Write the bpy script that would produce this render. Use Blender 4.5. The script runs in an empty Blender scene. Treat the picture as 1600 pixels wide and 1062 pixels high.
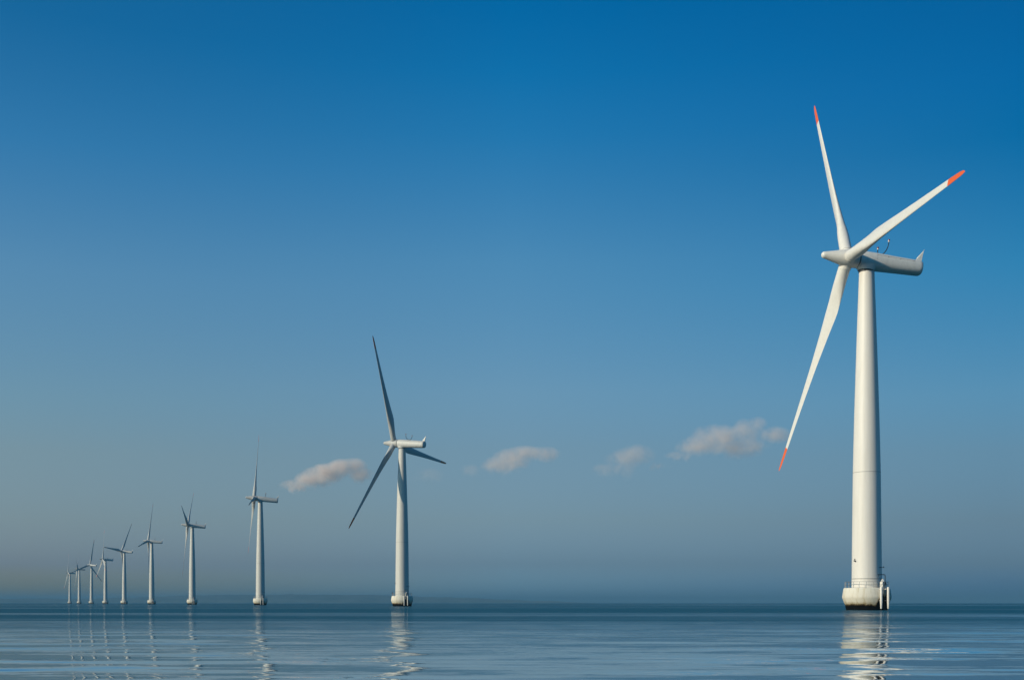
import bpy, bmesh, math, random
from mathutils import Vector, Matrix
R = math.radians
PI = math.pi
scene = bpy.context.scene
C = scene.collection

# ------------------------------------------------------------------ camera
FPX, HOR, HC = 1750.0, 941.3, 1.32          # focal length and horizon row in 1600-px units, eye height in metres
cam = bpy.data.cameras.new("camera")
cam.sensor_width = 36.0
cam.lens = FPX / 1600 * 36.0
cam.shift_y = (HOR - 531.0) / 1600
cam.clip_start = 0.1
cam.clip_end = 200000
camo = bpy.data.objects.new("camera", cam)
C.objects.link(camo)
camo.location = (0, 0, HC)
camo.rotation_euler = (R(90), 0, 0)
scene.camera = camo

# ------------------------------------------------------------------ sun and sky
SUN_AZ, SUN_EL = 207.0, 20.0                 # azimuth counter-clockwise from +X
w = bpy.data.worlds.new("World")
scene.world = w
w.use_nodes = True
nt = w.node_tree
nt.nodes.clear()
L = nt.links.new


def wn(t, **k):
    n = nt.nodes.new(t)
    for a, b in k.items():
        setattr(n, a, b)
    return n


sky = wn('ShaderNodeTexSky', sky_type='NISHITA', sun_disc=False, sun_elevation=R(SUN_EL),
         sun_rotation=R((90 - SUN_AZ) % 360), altitude=0.0, air_density=1.0, dust_density=1.0, ozone_density=1.0)
tc = wn('ShaderNodeTexCoord')
sep = wn('ShaderNodeSeparateXYZ')
L(tc.outputs['Generated'], sep.inputs[0])
asn = wn('ShaderNodeMath', operation='ARCSINE')
L(sep.outputs['Z'], asn.inputs[0])
mr = wn('ShaderNodeMapRange')
mr.inputs['From Min'].default_value = 0.0
mr.inputs['From Max'].default_value = R(40)
L(asn.outputs[0], mr.inputs['Value'])
# colour of the air: deep polarised blue overhead, grey-blue near the water, warmer towards the sun side (left)
SKY_L = [(0.0154, (0.667, 0.757, 0.765)), (0.0453, (0.502, 0.634, 1.058)), (0.0976, (0.595, 0.704, 0.915)), (0.1792, (0.687, 0.811, 0.9)), (0.2452, (0.667, 0.917, 1.026)), (0.3877, (0.551, 1.016, 1.248)), (0.5227, (0.231, 0.918, 1.329)), (0.6488, (0.071, 0.753, 1.206))]  
SKY_R = [(0.0154, (0.18, 0.424, 1.082)), (0.0453, (0.226, 0.387, 0.761)), (0.0976, (0.275, 0.4, 0.616)), (0.1792, (0.325, 0.503, 0.666)), (0.2452, (0.312, 0.61, 0.797)), (0.3877, (0.127, 0.653, 0.929)), (0.5227, (0.002, 0.543, 0.924)), (0.585, (0.0, 0.545, 0.99)), (0.6488, (0.001, 0.524, 0.973))]  

SKY_M = [(0.0168, (0.43, 0.858, 1.746)), (0.0494, (0.359, 0.58, 1.075)), (0.1065, (0.488, 0.637, 0.875)), (0.1954, (0.567, 0.744, 0.891)), (0.2671, (0.596, 0.88, 1.039)), (0.4212, (0.433, 0.985, 1.245)), (0.5658, (0.111, 0.9, 1.364)), (0.632, (0.03, 0.862, 1.394)), (0.6993, (0.001, 0.792, 1.369))]  

def sky_ramp(stops):
    r_ = wn('ShaderNodeValToRGB')
    L(mr.outputs[0], r_.inputs[0])
    els = r_.color_ramp.elements
    els.remove(els[-1])
    for i, (p, c) in enumerate(stops):
        e = els[0] if i == 0 else els.new(p)
        e.position = p
        e.color = (*c, 1)
    return r_


rl, rm_, rr_ = sky_ramp(SKY_L), sky_ramp(SKY_M), sky_ramp(SKY_R)


def az_mix(lo, hi, A, B):
    f_ = wn('ShaderNodeMapRange')
    f_.inputs['From Min'].default_value = lo
    f_.inputs['From Max'].default_value = hi
    L(sep.outputs['X'], f_.inputs['Value'])
    x_ = wn('ShaderNodeMix', data_type='RGBA')
    L(f_.outputs[0], x_.inputs[0])
    L(A, x_.inputs[6])
    L(B, x_.inputs[7])
    return x_


ramp = az_mix(0.0, 0.40, az_mix(-0.40, 0.0, rl.outputs[0], rm_.outputs[0]).outputs[2], rr_.outputs[0])
mul = wn('ShaderNodeMix', data_type='RGBA', blend_type='MULTIPLY')
mul.inputs[0].default_value = 1.0
L(sky.outputs[0], mul.inputs[6])
L(ramp.outputs[2], mul.inputs[7])
bg = wn('ShaderNodeBackground')
bg.inputs['Strength'].default_value = 0.1
L(mul.outputs[2], bg.inputs['Color'])
wo = wn('ShaderNodeOutputWorld')
L(bg.outputs[0], wo.inputs['Surface'])

sl = bpy.data.lights.new("sun", 'SUN')
sl.energy = 3.75
sl.angle = R(0.5)
sl.color = (1.0, 0.88, 0.67)
so = bpy.data.objects.new("sun", sl)
C.objects.link(so)
sd = Vector((math.cos(R(SUN_AZ)) * math.cos(R(SUN_EL)), math.sin(R(SUN_AZ)) * math.cos(R(SUN_EL)), math.sin(R(SUN_EL))))
so.rotation_euler = sd.to_track_quat('Z', 'Y').to_euler()
so.location = (-60, -30, 80)

vs = scene.view_settings
vs.view_transform = 'Standard'
vs.look = 'None'
vs.exposure = 0.0
vs.gamma = 1.0
cy = scene.cycles
cy.use_denoising = True
cy.max_bounces = 10
cy.volume_bounces = 8
cy.transparent_max_bounces = 8
cy.caustics_reflective = False
cy.caustics_refractive = False


# ------------------------------------------------------------------ materials
def mat(name):
    m = bpy.data.materials.new(name)
    m.use_nodes = True
    n = m.node_tree
    b = n.nodes['Principled BSDF']
    return m, n, b


def nd(n, t, inputs=None, **k):
    x = n.nodes.new(t)
    for a, b in k.items():
        setattr(x, a, b)
    for a, b in (inputs or {}).items():
        x.inputs[a].default_value = b
    return x


def ramp_node(n, stops, interp='LINEAR'):
    x = n.nodes.new('ShaderNodeValToRGB')
    x.color_ramp.interpolation = interp
    e = x.color_ramp.elements
    for i, (p, c) in enumerate(stops):
        if i < 2:
            el = e[i]
            el.position = p
        else:
            el = e.new(p)
        el.color = (*c, 1)
    return x


def paint(name, base, dirt, rough=0.42, streak=True, amount=0.35):
    """weathered gloss paint: slow tone changes and rain streaks"""
    m, n, b = mat(name)
    t = nd(n, 'ShaderNodeTexCoord')
    mp = nd(n, 'ShaderNodeMapping')
    mp.inputs['Scale'].default_value = (1.6, 1.6, 0.12 if streak else 1.2)
    n.links.new(t.outputs['Object'], mp.inputs[0])
    no = nd(n, 'ShaderNodeTexNoise', {'Scale': 1.0, 'Detail': 6.0, 'Roughness': 0.6})
    n.links.new(mp.outputs[0], no.inputs['Vector'])
    r = ramp_node(n, [(0.42, (0, 0, 0)), (0.78, (1, 1, 1))])
    n.links.new(no.outputs['Fac'], r.inputs[0])
    mu = nd(n, 'ShaderNodeMath', {1: amount}, operation='MULTIPLY')
    n.links.new(r.outputs[0], mu.inputs[0])
    mx = nd(n, 'ShaderNodeMix', data_type='RGBA')
    mx.inputs[6].default_value = (*base, 1)
    mx.inputs[7].default_value = (*dirt, 1)
    n.links.new(mu.outputs[0], mx.inputs[0])
    n.links.new(mx.outputs[2], b.inputs['Base Color'])
    b.inputs['Roughness'].default_value = rough
    return m


def plain(name, col, rough=0.5, metal=0.0):
    m, n, b = mat(name)
    no = nd(n, 'ShaderNodeTexNoise', {'Scale': 6.0, 'Detail': 4.0})
    t = nd(n, 'ShaderNodeTexCoord')
    n.links.new(t.outputs['Object'], no.inputs['Vector'])
    mx = nd(n, 'ShaderNodeMix', data_type='RGBA')
    mx.inputs[6].default_value = (*[c * 0.8 for c in col], 1)
    mx.inputs[7].default_value = (*[min(1, c * 1.15) for c in col], 1)
    n.links.new(no.outputs['Fac'], mx.inputs[0])
    n.links.new(mx.outputs[2], b.inputs['Base Color'])
    b.inputs['Roughness'].default_value = rough
    b.inputs['Metallic'].default_value = metal
    return m


M_WHITE = paint('white_paint', (0.72, 0.675, 0.61), (0.52, 0.475, 0.40), 0.5)
M_NAC = paint('nacelle_paint', (0.73, 0.705, 0.64), (0.46, 0.45, 0.41), 0.42, False)
M_BLADE = paint('blade_gelcoat', (0.74, 0.705, 0.64), (0.58, 0.545, 0.48), 0.42, False)
M_RED = paint('red_tip_paint', (0.82, 0.125, 0.012), (0.66, 0.10, 0.02), 0.4, False)
M_WHITE2 = paint('dimmed_white_paint', (0.575, 0.555, 0.505), (0.42, 0.40, 0.35), 0.55)  # greyer copies for the farther turbines: their weaker light put into the colour
M_NAC2 = paint('dimmed_nacelle_paint', (0.55, 0.545, 0.51), (0.40, 0.39, 0.35), 0.5, False)
M_BLADE2 = paint('dimmed_gelcoat', (0.44, 0.435, 0.41), (0.36, 0.355, 0.33), 0.5, False)  # darkest copy: shade on the farther turbines' blades put into the colour
M_SEAM = plain('seam_grey', (0.34, 0.33, 0.30), 0.6)
M_DARK = plain('dark_steel', (0.03, 0.035, 0.04), 0.55, 0.3)
M_GALV = plain('galvanised_steel', (0.30, 0.30, 0.29), 0.5, 0.6)
M_LAMP = plain('red_lamp_glass', (0.20, 0.012, 0.02), 0.15)


def concrete():
    m, n, b = mat('concrete')
    t = nd(n, 'ShaderNodeTexCoord')
    sp = nd(n, 'ShaderNodeSeparateXYZ')
    n.links.new(t.outputs['Object'], sp.inputs[0])
    no = nd(n, 'ShaderNodeTexNoise', {'Scale': 0.8, 'Detail': 8.0, 'Roughness': 0.65})
    n.links.new(t.outputs['Object'], no.inputs['Vector'])
    # fine ragged edge for the tide line
    n2 = nd(n, 'ShaderNodeTexNoise', {'Scale': 3.5, 'Detail': 6.0, 'Roughness': 0.7})
    n.links.new(t.outputs['Object'], n2.inputs['Vector'])
    a1 = nd(n, 'ShaderNodeMath', {1: 1.1, 2: -0.55}, operation='MULTIPLY_ADD')
    n.links.new(no.outputs['Fac'], a1.inputs[0])
    a2 = nd(n, 'ShaderNodeMath', {1: 0.7, 2: -0.35}, operation='MULTIPLY_ADD')
    n.links.new(n2.outputs['Fac'], a2.inputs[0])
    ad = nd(n, 'ShaderNodeMath', operation='ADD')
    n.links.new(a1.outputs[0], ad.inputs[0])
    n.links.new(a2.outputs[0], ad.inputs[1])
    # algae climb higher between the fender posts of the boat landing
    nv = nd(n, 'ShaderNodeVectorMath', operation='NORMALIZE')
    fm = nd(n, 'ShaderNodeVectorMath', operation='MULTIPLY')
    fm.inputs[1].default_value = (1, 1, 0)
    n.links.new(t.outputs['Object'], fm.inputs[0])
    n.links.new(fm.outputs[0], nv.inputs[0])
    dt = nd(n, 'ShaderNodeVectorMath', operation='DOT_PRODUCT')
    dt.inputs[1].default_value = (math.cos(R(299)), math.sin(R(299)), 0)
    n.links.new(nv.outputs[0], dt.inputs[0])
    cl = nd(n, 'ShaderNodeMapRange', {'From Min': 0.92, 'From Max': 0.985, 'To Min': 0.0, 'To Max': -1.5}, interpolation_type='SMOOTHSTEP')
    n.links.new(dt.outputs['Value'], cl.inputs['Value'])
    ad3 = nd(n, 'ShaderNodeMath', operation='ADD')
    n.links.new(ad.outputs[0], ad3.inputs[0])
    n.links.new(cl.outputs[0], ad3.inputs[1])
    ad = ad3
    ad2 = nd(n, 'ShaderNodeMath', operation='ADD')
    n.links.new(sp.outputs['Z'], ad2.inputs[0])
    n.links.new(ad.outputs[0], ad2.inputs[1])
    mr_ = nd(n, 'ShaderNodeMapRange', {'From Min': -0.5, 'From Max': 4.5})
    n.links.new(ad2.outputs[0], mr_.inputs['Value'])
    r = ramp_node(n, [(0.0, (0.003, 0.004, 0.003)), (0.255, (0.004, 0.004, 0.003)), (0.295, (0.075, 0.052, 0.022)),
                      (0.33, (0.34, 0.28, 0.18)), (0.42, (0.60, 0.55, 0.44)), (0.62, (0.66, 0.61, 0.51)), (1.0, (0.72, 0.68, 0.58))])
    n.links.new(mr_.outputs[0], r.inputs[0])
    st = nd(n, 'ShaderNodeMapping')
    st.inputs['Scale'].default_value = (2.2, 2.2, 0.18)
    n.links.new(t.outputs['Object'], st.inputs[0])
    n3 = nd(n, 'ShaderNodeTexNoise', {'Scale': 1.0, 'Detail': 5.0})
    n.links.new(st.outputs[0], n3.inputs['Vector'])
    r3 = ramp_node(n, [(0.5, (1, 1, 1)), (0.8, (0.72, 0.64, 0.50))])
    n.links.new(n3.outputs['Fac'], r3.inputs[0])
    mx = nd(n, 'ShaderNodeMix', data_type='RGBA', blend_type='MULTIPLY')
    mx.inputs[0].default_value = 1
    n.links.new(r.outputs[0], mx.inputs[6])
    n.links.new(r3.outputs[0], mx.inputs[7])
    n.links.new(mx.outputs[2], b.inputs['Base Color'])
    b.inputs['Roughness'].default_value = 0.8
    b.inputs['Specular IOR Level'].default_value = 0.06
    bp = nd(n, 'ShaderNodeBump', {'Strength': 0.3, 'Distance': 0.05})
    n.links.new(n2.outputs['Fac'], bp.inputs['Height'])
    n.links.new(bp.outputs[0], b.inputs['Normal'])
    return m


M_CONC = concrete()


# ------------------------------------------------------------------ mesh helpers
def finish(name, bm, m, smooth=True, angle=35):
    bmesh.ops.recalc_face_normals(bm, faces=bm.faces)
    me = bpy.data.meshes.new(name)
    for f in bm.faces:
        f.smooth = smooth
    if smooth:
        for e in bm.edges:
            if len(e.link_faces) == 2 and e.calc_face_angle(0) > R(angle):
                e.smooth = False
    bm.to_mesh(me)
    bm.free()
    me.materials.append(m)
    return me


def loft(bm, rings, cap0=True, cap1=True):
    vr = [[bm.verts.new(p) for p in ring] for ring in rings]
    n = len(vr[0])
    for a, b in zip(vr, vr[1:]):
        for i in range(n):
            bm.faces.new((a[i], a[(i + 1) % n], b[(i + 1) % n], b[i]))
    if cap0:
        bm.faces.new(vr[0])
    if cap1:
        bm.faces.new(vr[-1])


def lathe_z(bm, prof, n=64, cx=0, cy_=0, cap0=True, cap1=True):
    loft(bm, [[(cx + r * math.cos(2 * PI * i / n), cy_ + r * math.sin(2 * PI * i / n), z) for i in range(n)] for r, z in prof], cap0, cap1)


def tube(bm, pts, r, n=8, closed=False):
    pts = [Vector(p) for p in pts]
    rings = []
    N = len(pts)
    for i, p in enumerate(pts):
        if closed:
            d = pts[(i + 1) % N] - pts[i - 1]
        else:
            d = pts[min(i + 1, N - 1)] - pts[max(i - 1, 0)]
        d.normalize()
        up = Vector((0, 0, 1)) if abs(d.z) < 0.9 else Vector((1, 0, 0))
        a = d.cross(up).normalized()
        b = d.cross(a)
        rings.append([p + r * (a * math.cos(2 * PI * k / n) + b * math.sin(2 * PI * k / n)) for k in range(n)])
    if closed:
        rings.append(rings[0])
        vr = [[bm.verts.new(q) for q in ring] for ring in rings[:-1]]
        vr.append(vr[0])
        for A, B in zip(vr, vr[1:]):
            for i in range(n):
                bm.faces.new((A[i], A[(i + 1) % n], B[(i + 1) % n], B[i]))
    else:
        loft(bm, rings)


def box(bm, c, s, rz=0.0):
    m = Matrix.Translation(c) @ Matrix.Rotation(rz, 4, 'Z') @ Matrix.Diagonal((*s, 1))
    bmesh.ops.create_cube(bm, size=1.0, matrix=m)


# ------------------------------------------------------------------ turbine meshes (shared by the ten turbines)
HUB_Z, OVER, TILT, CONE, RAD = 64.0, 3.7, R(5.5), R(1.7), 42.0
DECK = 4.06
FEND = R(297)                                   # side of the foundation where boats land

# tower
bm = bmesh.new()
lathe_z(bm, [(2.69, DECK), (2.66, 6.0), (2.58, 14.0), (2.47, 24.0), (2.43, 26.5), (2.20, 36.0), (1.90, 46.0), (1.62, 54.5), (1.36, 61.6), (1.36, 61.9)], 96)
ME_TOWER = finish('tower', bm, M_WHITE, angle=60)
bm = bmesh.new()
lathe_z(bm, [(2.660, 5.66), (2.715, 5.67), (2.715, 5.79), (2.655, 5.80)], 96, cap0=False, cap1=False)
ME_FLANGE = finish('flange_ring', bm, M_SEAM, angle=30)
bm = bmesh.new()
lathe_z(bm, [(2.455, 25.12), (2.480, 25.13), (2.478, 25.20), (2.452, 25.21)], 96, cap0=False, cap1=False)
ME_WELD = finish('section_joint', bm, M_SEAM, angle=30)

# gravity foundation
bm = bmesh.new()
lathe_z(bm, [(3.60, -2.0), (3.64, 0.0), (3.83, 0.9), (4.22, 1.95), (4.34, 2.30), (4.34, 2.42), (4.30, 2.7), (4.12, 3.85), (4.06, 4.0), (3.98, DECK)], 72)
ME_FOUND = finish('foundation', bm, M_CONC, angle=50)
# railing
bm = bmesh.new()
rr = 3.88
ring = lambda z, k=56: [(rr * math.cos(2 * PI * i / k), rr * math.sin(2 * PI * i / k), z) for i in range(k)]
tube(bm, ring(DECK + 1.10), 0.034, 6, True)
tube(bm, ring(DECK + 0.58), 0.024, 6, True)
for i in range(20):
    a = 2 * PI * i / 20
    tube(bm, [(rr * math.cos(a), rr * math.sin(a), DECK - 0.02), (rr * math.cos(a), rr * math.sin(a), DECK + 1.10)], 0.03, 6)
ME_RAIL = finish('railing', bm, M_GALV)


def polar(a, r, z):
    return Vector((r * math.cos(a), r * math.sin(a), z))


# fender posts, ladder, cabinet, davit at the boat landing
ME_FENDER = []
for s in (-1, 1):
    bm = bmesh.new()
    a = FEND + s * R(11.5)
    a -= R(6.5) * (s > 0)
    rf = 4.56 if s < 0 else 4.86
    c = polar(a, rf, 0)
    lathe_z(bm, [(0.10, 0.25), (0.17, 0.35), (0.19, 0.9), (0.235, 1.5), (0.235, 4.1), (0.20, 4.16)], 18, c.x, c.y)
    for z in (1.75, 3.8):
        tube(bm, [polar(a, rf - .05, z), polar(a, 3.95, z)], 0.09, 8)
    ME_FENDER.append(finish('fender_post', bm, M_WHITE))
bm = bmesh.new()
for s in (-1, 1):
    a = FEND + s * R(3.6)
    tube(bm, [polar(a, 4.52, -1.0), polar(a, 4.52, 4.9), polar(a, 4.2, 5.12)], 0.04, 6)
for k in range(18):
    z = -0.6 + 0.3 * k
    tube(bm, [polar(FEND - R(3.6), 4.52, z), polar(FEND + R(3.6), 4.52, z)], 0.022, 6)
ME_LADDER = finish('ladder', bm, M_DARK)
bm = bmesh.new()
cc = polar(FEND + R(6), 3.52, 0)
box(bm, (cc.x, cc.y, DECK + 0.55), (0.62, 0.55, 1.1), FEND)
loft(bm, [[(cc.x + sx * h, cc.y + sy * h, z) for sx, sy in ((-1, -1), (1, -1), (1, 1), (-1, 1))] for h, z in ((0.24, DECK + 1.103), (0.10, DECK + 1.5), (0.06, DECK + 1.62))])
ME_CAB = finish('cabinet', bm, M_WHITE, False)
bm = bmesh.new()
p0 = polar(FEND + R(19), 3.55, 0)
ain = polar(FEND - R(28), 3.05, 0)
tube(bm, [(p0.x, p0.y, DECK - 0.02), (p0.x, p0.y, 6.25), (p0.x * .985 + ain.x * .015, p0.y * .985 + ain.y * .015, 6.40), (p0.x * .9 + ain.x * .1, p0.y * .9 + ain.y * .1, 6.45), (p0.x * .45 + ain.x * .55, p0.y * .45 + ain.y * .55, 6.45)], 0.075, 8)
tube(bm, [(p0.x * .5 + ain.x * .5, p0.y * .5 + ain.y * .5, 6.45), (p0.x * .5 + ain.x * .5, p0.y * .5 + ain.y * .5, 6.0)], 0.03, 6)
box(bm, (p0.x, p0.y, DECK + 0.75), (0.28, 0.28, 0.36), FEND)
ME_DAVIT = finish('davit', bm, M_DARK)
# fittings on the tower wall
bm = bmesh.new()
a = R(206)
tube(bm, [polar(a, 2.55, 8.9), polar(a, 2.95, 8.9)], 0.05, 6)
box(bm, polar(a, 2.92, 8.98), (0.18, 0.26, 0.22), a)
box(bm, polar(a - R(3), 2.78, 9.28), (0.10, 0.10, 0.18), a)
ME_SENSOR = finish('sensor_box', bm, M_DARK, False)
bm = bmesh.new()
a = R(330)
tube(bm, [polar(a - R(22), 2.68, 7.8), polar(a - R(6), 2.95, 7.8), polar(a + R(20), 3.0, 7.8)], 0.05, 6)
box(bm, polar(a + R(14), 2.95, 7.86), (0.16, 0.3, 0.2), a)
ME_BRACK = finish('bracket', bm, M_DARK, False)
# mooring lantern used on one foundation only
bm = bmesh.new()
a = R(188)
p = polar(a, 3.72, 0)
tube(bm, [(p.x, p.y, DECK - 0.02), (p.x - 0.10, p.y, DECK + 1.0)], 0.09, 8)
lathe_z(bm, [(0.16, DECK + 0.95), (0.22, DECK + 1.02), (0.22, DECK + 1.35), (0.10, DECK + 1.5)], 12, p.x - 0.12, p.y)
ME_LANTERN = finish('marker_lantern', bm, M_DARK)


# nacelle: local -X points upwind, origin on the shaft at the rotor plane
def sup(x, ry, rz_, e=2.35, n=56, zo=0.0):
    out = []
    for i in range(n):
        t = 2 * PI * i / n
        c, s = math.cos(t), math.sin(t)
        out.append((x, ry * math.copysign(abs(c) ** (2 / e), c), zo + rz_ * math.copysign(abs(s) ** (2 / e), s)))
    return out


bm = bmesh.new()
loft(bm, [sup(2.06, 1.46, 1.50), sup(2.12, 1.52, 1.56), sup(3.0, 1.58, 1.63), sup(4.6, 1.58, 1.63), sup(8.0, 1.50, 1.52), sup(11.0, 1.43, 1.43),
          sup(13.5, 1.37, 1.36), sup(13.9, 1.33, 1.32), sup(14.12, 1.22, 1.21), sup(14.22, 1.02, 1.02)])
# saddle that runs down to the tower head
n = 56
def sad(z, r, k):
    return [(OVER + r * k * math.cos(2 * PI * i / n), r * math.sin(2 * PI * i / n), z) for i in range(n)]
loft(bm, [sad(-0.9, 1.56, 1.35), sad(-1.35, 1.50, 1.22), sad(-1.62, 1.44, 1.08), sad(-1.80, 1.44, 1.02)])
ME_NAC = finish('nacelle', bm, M_NAC, angle=40)
bm = bmesh.new()
loft(bm, [[(x, r * math.cos(2 * PI * i / 48), r * math.sin(2 * PI * i / 48)) for i in range(48)] for x, r in ((1.60, 1.36), (2.13, 1.36))])
ME_GAP = finish('rotor_seal', bm, M_DARK)
bm = bmesh.new()
loft(bm, [[(OVER + r * math.cos(2 * PI * i / 48), r * math.sin(2 * PI * i / 48), z) for i in range(48)] for z, r in ((-2.22, 1.26), (-1.79, 1.26))])
ME_YAW = finish('yaw_ring', bm, M_DARK)
# tail fin: leaning wedge on the rear edge
bm = bmesh.new()
def fin(z, x0, x1, h):
    return [(x0, -h * .35, z), (x0 + .12, -h, z), (x1, -h, z), (x1, h, z), (x0 + .12, h, z), (x0, h * .35, z)]
loft(bm, [fin(1.05, 12.75, 14.16, .30), fin(1.36, 12.95, 14.14, .27), fin(2.2, 13.55, 14.30, .17), fin(3.05, 14.22, 14.46, .06), fin(3.3, 14.42, 14.50, .03)])
tube(bm, [(14.47, 0, 3.25), (14.62, 0, 3.62)], 0.03, 6)
ME_FIN = finish('tail_fin', bm, M_NAC, True, 30)
# seam rail with brackets along both flanks
bm = bmesh.new()
def on(x, deg):
    i = [(2.06, 1.5), (3.0, 1.6), (4.6, 1.6), (8.0, 1.51), (11.0, 1.43), (13.5, 1.365)]
    for (xa, ra), (xb, rb) in zip(i, i[1:]):
        if xa <= x <= xb:
            r = ra + (rb - ra) * (x - xa) / (xb - xa)
    c, s = math.cos(R(deg)), math.sin(R(deg))
    e = 2.35
    return Vector((x, r * math.copysign(abs(c) ** (2 / e), c), r * abs(s) ** (2 / e)))
for deg in (32, 148):
    tube(bm, [on(x, deg) for x in (5.0, 6.4, 8.0, 9.5, 11.0, 12.6)], 0.035, 6)
    for x in (7.2, 9.6, 12.2):
        q = on(x, deg)
        box(bm, (q.x, q.y * 1.01, q.z - .08), (0.14, 0.10, 0.26))
for x in (5.02, 12.62):
    tube(bm, [on(x, d) for d in range(-0, 181, 12)], 0.012, 4)
ME_SEAM = finish('seam_rail', bm, M_SEAM, False)
# bow shaped lamp mast across the roof
bm = bmesh.new()
XM, W = 6.6, 2.2
top = 1.50
pts = []
for i in range(17):
    t = -1 + 2 * i / 16
    pts.append((XM, W * math.sin(t * PI / 2), top + 0.12 + 1.35 * (1 - math.cos(t * PI / 2))))
pts = [(XM, pts[0][1] - .02, pts[0][2] + .25)] + pts + [(XM, pts[-1][1] + .02, pts[-1][2] + .25)]
tube(bm, pts, 0.085, 8)
tube(bm, [(XM, 0, top - .15), (XM, 0, top + .14)], 0.08, 8)
ME_MAST = finish('lamp_mast', bm, M_DARK)
ME_BEACON = []
for s in (-1, 1):
    bm = bmesh.new()
    y = s * (W + .02)
    lathe_z(bm, [(0.09, 3.18), (0.15, 3.22), (0.15, 3.40)], 14, XM, y)
    me = finish('beacon_lamp', bm, M_NAC)
    bm = bmesh.new()
    lathe_z(bm, [(0.16, 3.401), (0.17, 3.44), (0.17, 3.62), (0.11, 3.70), (0.03, 3.73)], 14, XM, y)
    ml = finish('lamp_glass', bm, M_LAMP)
    ME_BEACON.append((me, ml))

# spinner: hub drum and blunt cone nose
bm = bmesh.new()
prof = [(1.82, 1.44), (1.80, 1.52), (1.2, 1.57), (0.3, 1.55), (-0.8, 1.44), (-2.0, 1.18), (-3.2, 0.90), (-4.35, 0.64)]
for k in range(1, 7):
    t = k / 7 * PI / 2
    prof.append((-4.45 - 0.60 * math.sin(t), 0.62 * math.cos(t)))
prof.append((-5.06, 0.03))
loft(bm, [[(x, r * math.cos(2 * PI * i / 64), r * math.sin(2 * PI * i / 64)) for i in range(64)] for x, r in prof])
ME_SPIN = finish('spinner', bm, M_BLADE, angle=50)


# blade: pointing +Z, leading edge towards -Y, pressure side towards -X
def lerp(tab, r):
    for (a, va), (b, vb) in zip(tab, tab[1:]):
        if a <= r <= b:
            t = (r - a) / (b - a)
            return va + (vb - va) * t
    return tab[-1][1]


CH = [(0.9, 2.16), (2.4, 2.16), (4.0, 2.26), (6.0, 2.62), (8.0, 3.04), (9.4, 3.22), (10.6, 3.16), (14.0, 2.78), (20.0, 2.15), (27.0, 1.62), (34.0, 1.20), (38.0, 0.98), (40.5, 0.78), (41.4, 0.56), (41.85, 0.28), (42.0, 0.08)]
TH = [(0.9, 1.0), (2.6, 1.0), (4.0, 0.93), (6.0, 0.74), (8.0, 0.54), (9.4, 0.45), (14.0, 0.32), (20.0, 0.24), (30.0, 0.17), (42.0, 0.15)]
TW = [(0.9, 15), (6.0, 15), (9.4, 13), (14.0, 9), (20.0, 5.5), (30.0, 2.0), (42.0, -0.5)]
BL = [(0.9, 0), (2.6, 0), (4.0, .25), (6.0, .65), (8.0, .93), (9.4, 1), (42, 1)]
PITCH = 2.0
NS = 40


def section(r, grow=1.0):
    ch, th, tw, bl = lerp(CH, r), lerp(TH, r), R(lerp(TW, r) + PITCH), lerp(BL, r)
    pts = []
    for i in range(NS):
        t = 2 * PI * i / NS
        x = 0.5 - 0.5 * math.cos(t)          # 0 = leading edge
        yt = 5 * th * (0.2969 * math.sqrt(x) - 0.126 * x - 0.3516 * x * x + 0.2843 * x ** 3 - 0.1036 * x ** 4)
        ya = yt if t < PI else -yt * 0.75
        yc = 0.5 * math.sin(t)
        y = ya * bl + yc * (1 - bl)
        xo = x - (0.5 * (1 - bl) + 0.32 * bl)
        cy_, cx_ = xo * ch * grow, y * ch * grow   # chordwise (trailing +Y), thickness (+X = downwind)
        py = cy_ * math.cos(tw) + cx_ * math.sin(tw) * 1.0
        px = cx_ * math.cos(tw) + cy_ * math.sin(tw) * 1.0
        # leading edge (negative chordwise) turned upwind (-X)
        py = cy_ * math.cos(tw) - cx_ * math.sin(tw)
        px = cy_ * math.sin(tw) + cx_ * math.cos(tw)
        pts.append((px - 1.018 * r * math.sin(CONE), py, 1.018 * r * math.cos(CONE)))
    return pts


TIP0 = 37.0
st = [0.9, 1.7, 2.6, 3.2, 4.0, 5.0, 6.0, 7.0, 8.0, 8.8, 9.4, 9.9, 10.6, 12, 14, 17, 20, 23.5, 27, 30.5, 34, TIP0]
bm = bmesh.new()
loft(bm, [section(r) for r in st])
# root collar
loft(bm, [section(1.50, 1.0), section(1.52, 1.07), section(1.86, 1.07), section(1.88, 1.0)], False, False)
ME_BLADE = finish('blade', bm, M_BLADE, angle=60)
bm = bmesh.new()
loft(bm, [section(r) for r in (TIP0 + 0.002, 38.0, 39.3, 40.5, 41.0, 41.4, 41.65, 41.85, 41.95, 42.0)])
ME_TIP = finish('blade_tip', bm, M_RED, angle=60)


# ------------------------------------------------------------------ the ten turbines
def child(name, me, parent, loc=(0, 0, 0), mtx=None, label=None):
    o = bpy.data.objects.new(name, me)
    C.objects.link(o)
    o.parent = parent
    if mtx is not None:
        o.matrix_local = mtx
    else:
        o.location = loc
    if label:
        o['label'] = label
    return o


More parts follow.
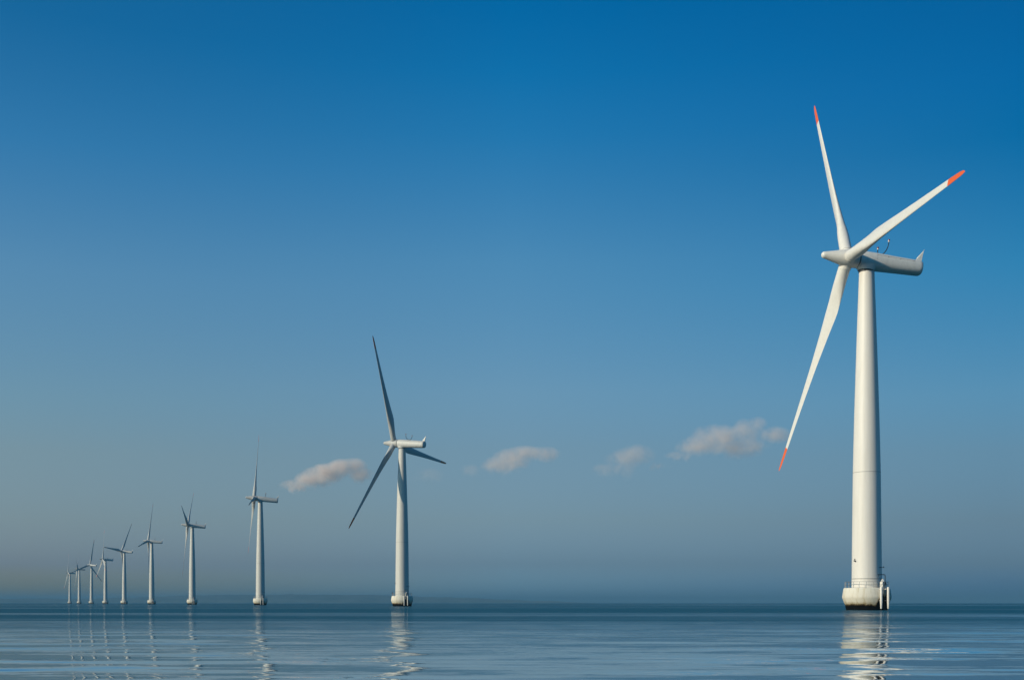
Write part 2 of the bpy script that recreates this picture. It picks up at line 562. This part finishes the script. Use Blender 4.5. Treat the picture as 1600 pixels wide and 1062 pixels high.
def turbine(X, Y, yaw, psi, label, lantern=False, turn=0.0, dimmed=False):
    root = bpy.data.objects.new('wind_turbine', None)
    C.objects.link(root)
    root.empty_display_size = 4
    root.location = (X, Y, 0)
    root.rotation_euler = (0, 0, turn)
    root['label'] = label
    root['category'] = 'wind turbine'
    root['group'] = 'offshore wind turbines in a curving row'
    f = child('foundation', ME_FOUND, root)
    child('railing', ME_RAIL, f)
    for me in ME_FENDER:
        child('fender_post', me, f)
    child('ladder', ME_LADDER, f)
    child('cabinet', ME_CAB, f)
    child('davit', ME_DAVIT, f)
    if lantern:
        child('marker_lantern', ME_LANTERN, f)
    t = child('tower', ME_TOWER, root)
    child('flange_ring', ME_FLANGE, t)
    child('section_joint', ME_WELD, t)
    child('sensor_box', ME_SENSOR, t)
    child('bracket', ME_BRACK, t)
    yaw = R(yaw) - turn
    hub = Vector((0, 0, HUB_Z)) + OVER * Vector((-math.cos(yaw) * math.cos(TILT), -math.sin(yaw) * math.cos(TILT), math.sin(TILT)))
    base = Matrix.Translation(hub) @ Matrix.Rotation(yaw, 4, 'Z') @ Matrix.Rotation(TILT, 4, 'Y')
    nac = child('nacelle', ME_NAC, root, mtx=base)
    child('rotor_seal', ME_GAP, nac)
    child('yaw_ring', ME_YAW, nac)
    child('tail_fin', ME_FIN, nac)
    child('seam_rail', ME_SEAM, nac)
    child('lamp_mast', ME_MAST, nac)
    for a, b in ME_BEACON:
        child('beacon_lamp', a, nac)
        child('lamp_glass', b, nac)
    child('spinner', ME_SPIN, root, mtx=base)
    for k in range(3):
        bl = child('blade', ME_BLADE, root, mtx=base @ Matrix.Rotation(-(R(psi) + k * 2 * PI / 3), 4, 'X'))
        child('blade_tip', ME_TIP, bl)
    if dimmed:
        swap = {M_WHITE: M_WHITE2, M_NAC: M_NAC2, M_BLADE: M_BLADE2}  # same paints, greyed to stand for weaker light and shade
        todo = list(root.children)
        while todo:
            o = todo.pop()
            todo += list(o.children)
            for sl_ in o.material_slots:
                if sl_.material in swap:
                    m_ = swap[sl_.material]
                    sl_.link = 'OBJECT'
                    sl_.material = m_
    return root


TURB = [
    (65.12, 205.6, 7.5, -90.8, 'largest wind turbine, white with bright orange blade tips and algae around its base'),
    (-43.32, 441.59, -27.55, 94.27, 'second largest wind turbine, right of the small bright cloud, blades dark'),
    (-151.84, 675.80, 11.57, -100.92, 'third largest wind turbine, left of the small bright cloud, blades nearly edge on'),
    (-259.79, 910.02, 9.77, 166.65, 'wind turbine with two raised blades in a narrow V, fourth largest in the row'),
    (-367.93, 1143.95, 7.5, -101.1, 'wind turbine with an upright blade and a short dark blade drooping left, fifth largest'),
    (-473.84, 1368.78, -6.62, -86.29, 'wind turbine with a dark blade pointing level to the left and one leaning right'),
    (-588.0, 1620.0, 29.3, 126.0, 'small pale wind turbine with a bright blade slanting down left and another down its tower'),
    (-699.0, 1862.0, -22.0, -110.4, 'small wind turbine with a long dark blade reaching left across its fainter neighbour'),
    (-804.3, 2082.0, 19.4, 172.4, 'faint tiny wind turbine whose rotor is crossed by its neighbour\'s dark blade'),
    (-926.0, 2346.0, 28.7, 140.5, 'faintest and smallest wind turbine, standing at the far left end of the row'),
]
for i, t in enumerate(TURB):
    turbine(*t, lantern=(i == 1), dimmed=(i > 0))

# ------------------------------------------------------------------ sea
SEA = 30000.0
bm = bmesh.new()
xs = [-SEA, -4000, -600, 0, 600, 4000, SEA]
ys = [-2000, 0, 600, 4000, SEA]
g = [[bm.verts.new((x, y, 0)) for x in xs] for y in ys]
for j in range(len(ys) - 1):
    for i in range(len(xs) - 1):
        bm.faces.new((g[j][i], g[j][i + 1], g[j + 1][i + 1], g[j + 1][i]))


def sea_material():
    m, n, b = mat('sea_water')
    ln = n.links.new
    b.inputs['Base Color'].default_value = (0.0, 0.080, 0.118, 1)
    b.inputs['Roughness'].default_value = 0.03
    b.inputs['IOR'].default_value = 1.20
    b.inputs['Specular Tint'].default_value = (0.3, 0.85, 1.0, 1)
    t = nd(n, 'ShaderNodeTexCoord')

    def slopes(sx, sy, scale, detail, rough, off):
        mp = nd(n, 'ShaderNodeMapping')
        mp.inputs['Scale'].default_value = (sx, sy, 1)
        mp.inputs['Location'].default_value = (off, off * 1.7, off * .3)
        ln(t.outputs['Object'], mp.inputs[0])
        no = nd(n, 'ShaderNodeTexNoise', {'Scale': scale, 'Detail': detail, 'Roughness': rough})
        ln(mp.outputs[0], no.inputs['Vector'])
        v = nd(n, 'ShaderNodeVectorMath', operation='SUBTRACT')
        v.inputs[1].default_value = (0.5, 0.5, 0.5)
        ln(no.outputs['Color'], v.inputs[0])
        return v

    def scaled(v, s):
        x = nd(n, 'ShaderNodeVectorMath', operation='MULTIPLY')
        x.inputs[1].default_value = s
        ln(v.outputs[0], x.inputs[0])
        return x

    def add(a, c):
        x = nd(n, 'ShaderNodeVectorMath', operation='ADD')
        ln(a.outputs[0], x.inputs[0])
        ln(c.outputs[0], x.inputs[1])
        return x

    calm = add(scaled(slopes(0.12, 0.42, 1.0, 1.5, 0.45, 3.1), CALM1), scaled(slopes(0.45, 1.5, 1.0, 2.0, 0.5, 11.7), CALM2))
    calm = add(calm, scaled(slopes(7.0, 9.0, 1.0, 2.0, 0.5, 47.0), CALM4))
    calm = add(calm, scaled(slopes(0.22, 4.2, 1.0, 3.0, 0.6, 31.0), CALM3))
    ruff = add(scaled(slopes(0.5, 0.9, 1.0, 3.0, 0.6, 21.0), RUFF1), scaled(slopes(2.5, 4.0, 1.0, 2.0, 0.6, 5.0), RUFF2))
    # breeze line: calm water near the boat, ruffled farther out, with drifting cat's-paws
    sp = nd(n, 'ShaderNodeSeparateXYZ')
    ln(t.outputs['Object'], sp.inputs[0])
    mp = nd(n, 'ShaderNodeMapping')
    mp.inputs['Scale'].default_value = (0.010, 0.11, 1)
    ln(t.outputs['Object'], mp.inputs[0])
    pn = nd(n, 'ShaderNodeTexNoise', {'Scale': 1.0, 'Detail': 6.0, 'Roughness': 0.72})
    ln(mp.outputs[0], pn.inputs['Vector'])
    ma = nd(n, 'ShaderNodeMath', {1: 110.0, 2: -55.0}, operation='MULTIPLY_ADD')
    ln(pn.outputs['Fac'], ma.inputs[0])
    yd = nd(n, 'ShaderNodeMath', operation='ADD')
    ln(sp.outputs['Y'], yd.inputs[0])
    ln(ma.outputs[0], yd.inputs[1])
    br = nd(n, 'ShaderNodeMapRange', {'From Min': 14.0, 'From Max': 100.0})
    ln(yd.outputs[0], br.inputs['Value'])
    # long slicks of smooth water inside the ruffled part
    mp2 = nd(n, 'ShaderNodeMapping')
    mp2.inputs['Scale'].default_value = (0.0018, 0.013, 1)
    ln(t.outputs['Object'], mp2.inputs[0])
    sn = nd(n, 'ShaderNodeTexNoise', {'Scale': 1.0, 'Detail': 3.0, 'Roughness': 0.5})
    ln(mp2.outputs[0], sn.inputs['Vector'])
    sk = nd(n, 'ShaderNodeMapRange', {'From Min': 0.50, 'From Max': 0.64, 'To Min': 1.0, 'To Max': 0.35}, interpolation_type='SMOOTHSTEP')
    ln(sn.outputs['Fac'], sk.inputs['Value'])
    bs = nd(n, 'ShaderNodeMath', operation='MULTIPLY')
    ln(br.outputs[0], bs.inputs[0])
    ln(sk.outputs[0], bs.inputs[1])
    br = bs
    # narrow streaks where the breeze just touches the near water
    mp3 = nd(n, 'ShaderNodeMapping')
    mp3.inputs['Scale'].default_value = (0.03, 0.6, 1)
    ln(t.outputs['Object'], mp3.inputs[0])
    tn = nd(n, 'ShaderNodeTexNoise', {'Scale': 1.0, 'Detail': 5.0, 'Roughness': 0.68})
    ln(mp3.outputs[0], tn.inputs['Vector'])
    ts = nd(n, 'ShaderNodeMapRange', {'From Min': 0.50, 'From Max': 0.72, 'To Min': 0.0, 'To Max': 0.55})
    ln(tn.outputs['Fac'], ts.inputs['Value'])
    bm_ = nd(n, 'ShaderNodeMath', operation='MAXIMUM')
    ln(bs.outputs[0], bm_.inputs[0])
    ln(ts.outputs[0], bm_.inputs[1])
    br = bm_
    mx = nd(n, 'ShaderNodeMix', data_type='VECTOR')
    ln(br.outputs[0], mx.inputs[0])
    ln(calm.outputs[0], mx.inputs[4])
    ln(ruff.outputs[0], mx.inputs[5])
    fl = nd(n, 'ShaderNodeVectorMath', operation='MULTIPLY')
    fl.inputs[1].default_value = (1, 1, 0)
    ln(mx.outputs[1], fl.inputs[0])
    up = nd(n, 'ShaderNodeVectorMath', operation='ADD')
    up.inputs[1].default_value = (0, 0, 1)
    ln(fl.outputs[0], up.inputs[0])
    nm = nd(n, 'ShaderNodeVectorMath', operation='NORMALIZE')
    ln(up.outputs[0], nm.inputs[0])
    ln(nm.outputs[0], b.inputs['Normal'])
    gl = nd(n, 'ShaderNodeBsdfGlossy', {'Roughness': 0.02})
    gl.inputs['Color'].default_value = (0.95, 0.98, 1.0, 1)
    ln(nm.outputs[0], gl.inputs['Normal'])
    cf = nd(n, 'ShaderNodeMapRange', {'From Min': 0.0, 'From Max': 1.0, 'To Min': 0.80, 'To Max': 0.085})
    ln(br.outputs[0], cf.inputs['Value'])
    ro = nd(n, 'ShaderNodeMapRange', {'From Min': 0.0, 'From Max': 1.0, 'To Min': 0.03, 'To Max': RUFF_ROUGH})
    ln(br.outputs[0], ro.inputs['Value'])
    ln(ro.outputs[0], b.inputs['Roughness'])
    ms = nd(n, 'ShaderNodeMixShader')
    ln(cf.outputs[0], ms.inputs[0])
    ln(b.outputs[0], ms.inputs[1])
    ln(gl.outputs[0], ms.inputs[2])
    ln(ms.outputs[0], n.nodes['Material Output'].inputs['Surface'])
    return m


RUFF_ROUGH = 0.6
CALM1, CALM2, CALM3, CALM4 = (1.35, 0.045, 0), (0.95, 0.06, 0), (0.20, 0.09, 0), (0.25, 0.03, 0)
RUFF1, RUFF2 = (0.5, 0.5, 0), (0.4, 0.4, 0)
sea = bpy.data.objects.new('sea', finish('sea', bm, sea_material(), False))
C.objects.link(sea)
sea['kind'] = 'structure'
sea['label'] = 'calm blue sea reaching to the horizon'

# ------------------------------------------------------------------ distant coast
random.seed(4)
bm = bmesh.new()
D0, NX, NY = 9600.0, 260, 14
ph = [random.uniform(0, 6.28) for _ in range(12)]


def ridge(px):                                     # crest height in metres along the coast (px: 1600-px column seen from the water)
    t = [(-900, 26), (-300, 30), (40, 30), (150, 36), (230, 50), (330, 56), (430, 58), (560, 56), (640, 46), (720, 36), (800, 22), (880, 10), (960, 3)]
    h = lerp(t, max(-900, min(960, px)))
    return h * 1.33 + 2.2 * math.sin(px / 23 + ph[0]) + 1.6 * math.sin(px / 9.7 + ph[1]) + 1.0 * math.sin(px / 4.1 + ph[2]) + .8 * math.sin(px / 2.3 + ph[3])


g = []
for j in range(NY):
    v = j / (NY - 1)
    row = []
    for i in range(NX):
        px = -900 + 1860 * i / (NX - 1)
        x = (px - 800) / FPX * D0
        k = math.sin(PI * v) ** 0.7
        e = min(1, (NX - 1 - i) / 12)
        h = max(0, ridge(px)) * k * e + (random.uniform(-3, 3) * k * e) - 0.5
        row.append(bm.verts.new((x, D0 + 1400 * v + 120 * math.sin(px / 90), h)))
    g.append(row)
for j in range(NY - 1):
    for i in range(NX - 1):
        bm.faces.new((g[j][i], g[j][i + 1], g[j + 1][i + 1], g[j + 1][i]))
m, n, b = mat('wooded_coast')
no = nd(n, 'ShaderNodeTexNoise', {'Scale': 0.006, 'Detail': 6.0})
tcn = nd(n, 'ShaderNodeTexCoord')
n.links.new(tcn.outputs['Object'], no.inputs['Vector'])
r = ramp_node(n, [(0.35, (0.045, 0.080, 0.065)), (0.65, (0.10, 0.135, 0.115))])
n.links.new(no.outputs['Fac'], r.inputs[0])
n.links.new(r.outputs[0], b.inputs['Base Color'])
b.inputs['Roughness'].default_value = 0.9
coast = bpy.data.objects.new('hills', finish('hills', bm, m, True, 180))
C.objects.link(coast)
coast['kind'] = 'structure'
coast['label'] = 'low wooded coast far across the water, faded by haze'


# ------------------------------------------------------------------ clouds (volumes of droplets, lit by the sun)
CLOUD_COL = (1.0, 0.89, 0.82)


def cloud(px, py, dist, lobes, dens, label, seed, soft=1.0, nscale=1.0):
    """lobes: (dx, dy, rx, ry) in photo pixels about (px, py); depth is given to each lobe from its width"""
    u = dist / FPX
    cen = Vector(((px - 800) * u, dist, HC + (HOR - py) * u))
    Ls = []
    rnd = random.Random(seed)
    for dx, dy, rx, ry in lobes:
        Ls.append((Vector((dx * u, rnd.uniform(-.4, .4) * rx * u, -dy * u)), Vector((1.3 * rx * u, 0.9 * rx * u, 1.3 * ry * u))))
    bm = bmesh.new()
    bmesh.ops.create_icosphere(bm, subdivisions=5, radius=1.0)
    for v in bm.verts:
        d = v.co.normalized()
        best = 0.02 * Ls[0][1].x
        for c, r in Ls:
            o = Vector((-c.x / r.x, -c.y / r.y, -c.z / r.z))
            q = Vector((d.x / r.x, d.y / r.y, d.z / r.z))
            A, B, Cc = q.dot(q), o.dot(q), o.dot(o) - 1
            disc = B * B - A * Cc
            if disc > 0:
                best = max(best, (-B + math.sqrt(disc)) / A)
        v.co = d * best
    m = bpy.data.materials.new('cloud_vapour')
    m.use_nodes = True
    n = m.node_tree
    n.nodes.clear()
    ln = n.links.new
    out = nd(n, 'ShaderNodeOutputMaterial')
    pv = nd(n, 'ShaderNodeVolumePrincipled')
    pv.inputs['Color'].default_value = (*CLOUD_COL, 1)
    pv.inputs['Anisotropy'].default_value = 0.0
    t = nd(n, 'ShaderNodeTexCoord')
    field = None
    for c, r in Ls:
        s = nd(n, 'ShaderNodeVectorMath', operation='SUBTRACT')
        s.inputs[1].default_value = c
        ln(t.outputs['Object'], s.inputs[0])
        dv = nd(n, 'ShaderNodeVectorMath', operation='DIVIDE')
        dv.inputs[1].default_value = r
        ln(s.outputs[0], dv.inputs[0])
        le = nd(n, 'ShaderNodeVectorMath', operation='LENGTH')
        ln(dv.outputs[0], le.inputs[0])
        iv = nd(n, 'ShaderNodeMath', {0: 1.0}, operation='SUBTRACT')
        ln(le.outputs['Value'], iv.inputs[1])
        if field is None:
            field = iv
        else:
            mxn = nd(n, 'ShaderNodeMath', {2: 0.15}, operation='SMOOTH_MAX')
            ln(field.outputs[0], mxn.inputs[0])
            ln(iv.outputs[0], mxn.inputs[1])
            field = mxn
    no = nd(n, 'ShaderNodeTexNoise', {'Scale': nscale / (24 * u), 'Detail': 6.0, 'Roughness': 0.66, 'W': seed * 3.7}, noise_dimensions='4D')
    ln(t.outputs['Object'], no.inputs['Vector'])
    # lumps and frayed wisps only where there is vapour, nothing at the rim
    n2 = nd(n, 'ShaderNodeTexNoise', {'Scale': 2.6 * nscale / (24 * u), 'Detail': 6.0, 'Roughness': 0.7, 'W': seed * 1.3 + 9}, noise_dimensions='4D')
    ln(t.outputs['Object'], n2.inputs['Vector'])
    a = nd(n, 'ShaderNodeMath', {1: 3.0, 2: -1.5}, operation='MULTIPLY_ADD')
    ln(no.outputs['Fac'], a.inputs[0])
    a2 = nd(n, 'ShaderNodeMath', {1: 1.4, 2: -0.7}, operation='MULTIPLY_ADD')
    ln(n2.outputs['Fac'], a2.inputs[0])
    sz = nd(n, 'ShaderNodeSeparateXYZ')
    ln(t.outputs['Object'], sz.inputs[0])
    zz = nd(n, 'ShaderNodeMath', {1: 0.24 / Ls[0][1].z, 2: 0.0}, operation='MULTIPLY_ADD')   # thinner, fraying underside
    ln(sz.outputs['Z'], zz.inputs[0])
    b1 = nd(n, 'ShaderNodeMath', operation='ADD')
    ln(a.outputs[0], b1.inputs[0])
    ln(a2.outputs[0], b1.inputs[1])
    b2 = nd(n, 'ShaderNodeMath', operation='ADD')
    ln(b1.outputs[0], b2.inputs[0])
    ln(zz.outputs[0], b2.inputs[1])
    rim = nd(n, 'ShaderNodeMapRange', {'From Min': 0.0, 'From Max': 0.5})
    ln(field.outputs[0], rim.inputs['Value'])
    b3 = nd(n, 'ShaderNodeMath', operation='MULTIPLY')
    ln(b2.outputs[0], b3.inputs[0])
    ln(rim.outputs[0], b3.inputs[1])
    sm = nd(n, 'ShaderNodeMath', operation='ADD')
    ln(field.outputs[0], sm.inputs[0])
    ln(b3.outputs[0], sm.inputs[1])
    mrr = nd(n, 'ShaderNodeMapRange', {'From Min': 0.16, 'From Max': 0.16 + 1.3 * soft, 'To Min': 0.0, 'To Max': dens / (20 * u)})
    ln(sm.outputs[0], mrr.inputs['Value'])
    ln(mrr.outputs[0], pv.inputs['Density'])
    ln(pv.outputs[0], out.inputs['Volume'])
    me = finish('cloud', bm, m, True, 180)
    o = bpy.data.objects.new('cloud', me)
    C.objects.link(o)
    o.location = cen
    o['label'] = label
    o['category'] = 'cloud'
    o['group'] = 'small drifting clouds low in the sky'
    return o


CD = 9000.0


def rel(px, py, ls):
    return [(x - px, y - py, rx, ry) for x, y, rx, ry in ls]


cloud(510, 744, CD, rel(510, 744, [(510, 742, 34, 15), (465, 760, 30, 13), (488, 751, 32, 15), (535, 733, 24, 14), (553, 728, 20, 12), (562, 742, 22, 13)]), 2.7,
      'small bright cloud between the second and third largest turbines, brightest of the clouds', 1)
cloud(806, 722, CD, rel(806, 722, [(800, 716, 32, 16), (820, 706, 28, 11), (786, 730, 34, 16), (850, 711, 26, 12)]), 1.1,
      'pinkish cloud standing alone, right of the second largest turbine', 2)
cloud(972, 724, CD, rel(972, 724, [(978, 719, 34, 16), (996, 711, 27, 16), (944, 738, 22, 14), (966, 736, 28, 16)]), 0.62,
      'thin pale cloud just left of the widest cloud', 3)
cloud(1130, 694, CD, rel(1130, 694, [(1118, 690, 42, 24), (1086, 700, 34, 17), (1166, 676, 24, 20), (1182, 664, 16, 12), (1208, 681, 26, 13), (1150, 700, 50, 18), (1062, 713, 24, 9), (1032, 728, 20, 9)]), 1.1,
      'widest cloud, beside the lower blade of the largest turbine', 4)
cloud(730, 736, CD, rel(730, 736, [(730, 736, 17, 10), (738, 733, 11, 8)]), 0.45, 'tiny faint cloud puff just left of the lone pinkish cloud', 5)
cloud(668, 742, CD, rel(668, 742, [(668, 742, 26, 12), (656, 745, 16, 9)]), 0.22, 'barely visible wisp of cloud beside the second largest turbine tower', 6)

# ------------------------------------------------------------------ haze
bm = bmesh.new()
HB = 31000.0
box(bm, (0, (HB - 2500) / 2, (118 - 1) / 2), (2 * HB, HB + 2500, 119))
m = bpy.data.materials.new('sea_haze')
m.use_nodes = True
n = m.node_tree
n.nodes.clear()
out = nd(n, 'ShaderNodeOutputMaterial')
pv = nd(n, 'ShaderNodeVolumePrincipled')
pv.inputs['Color'].default_value = (0.14, 0.31, 0.44, 1)
pv.inputs['Density'].default_value = 0.00012
n.links.new(pv.outputs[0], out.inputs['Volume'])
haze = bpy.data.objects.new('haze', finish('haze', bm, m, False))
C.objects.link(haze)
haze['kind'] = 'stuff'
haze['label'] = 'pale sea haze'
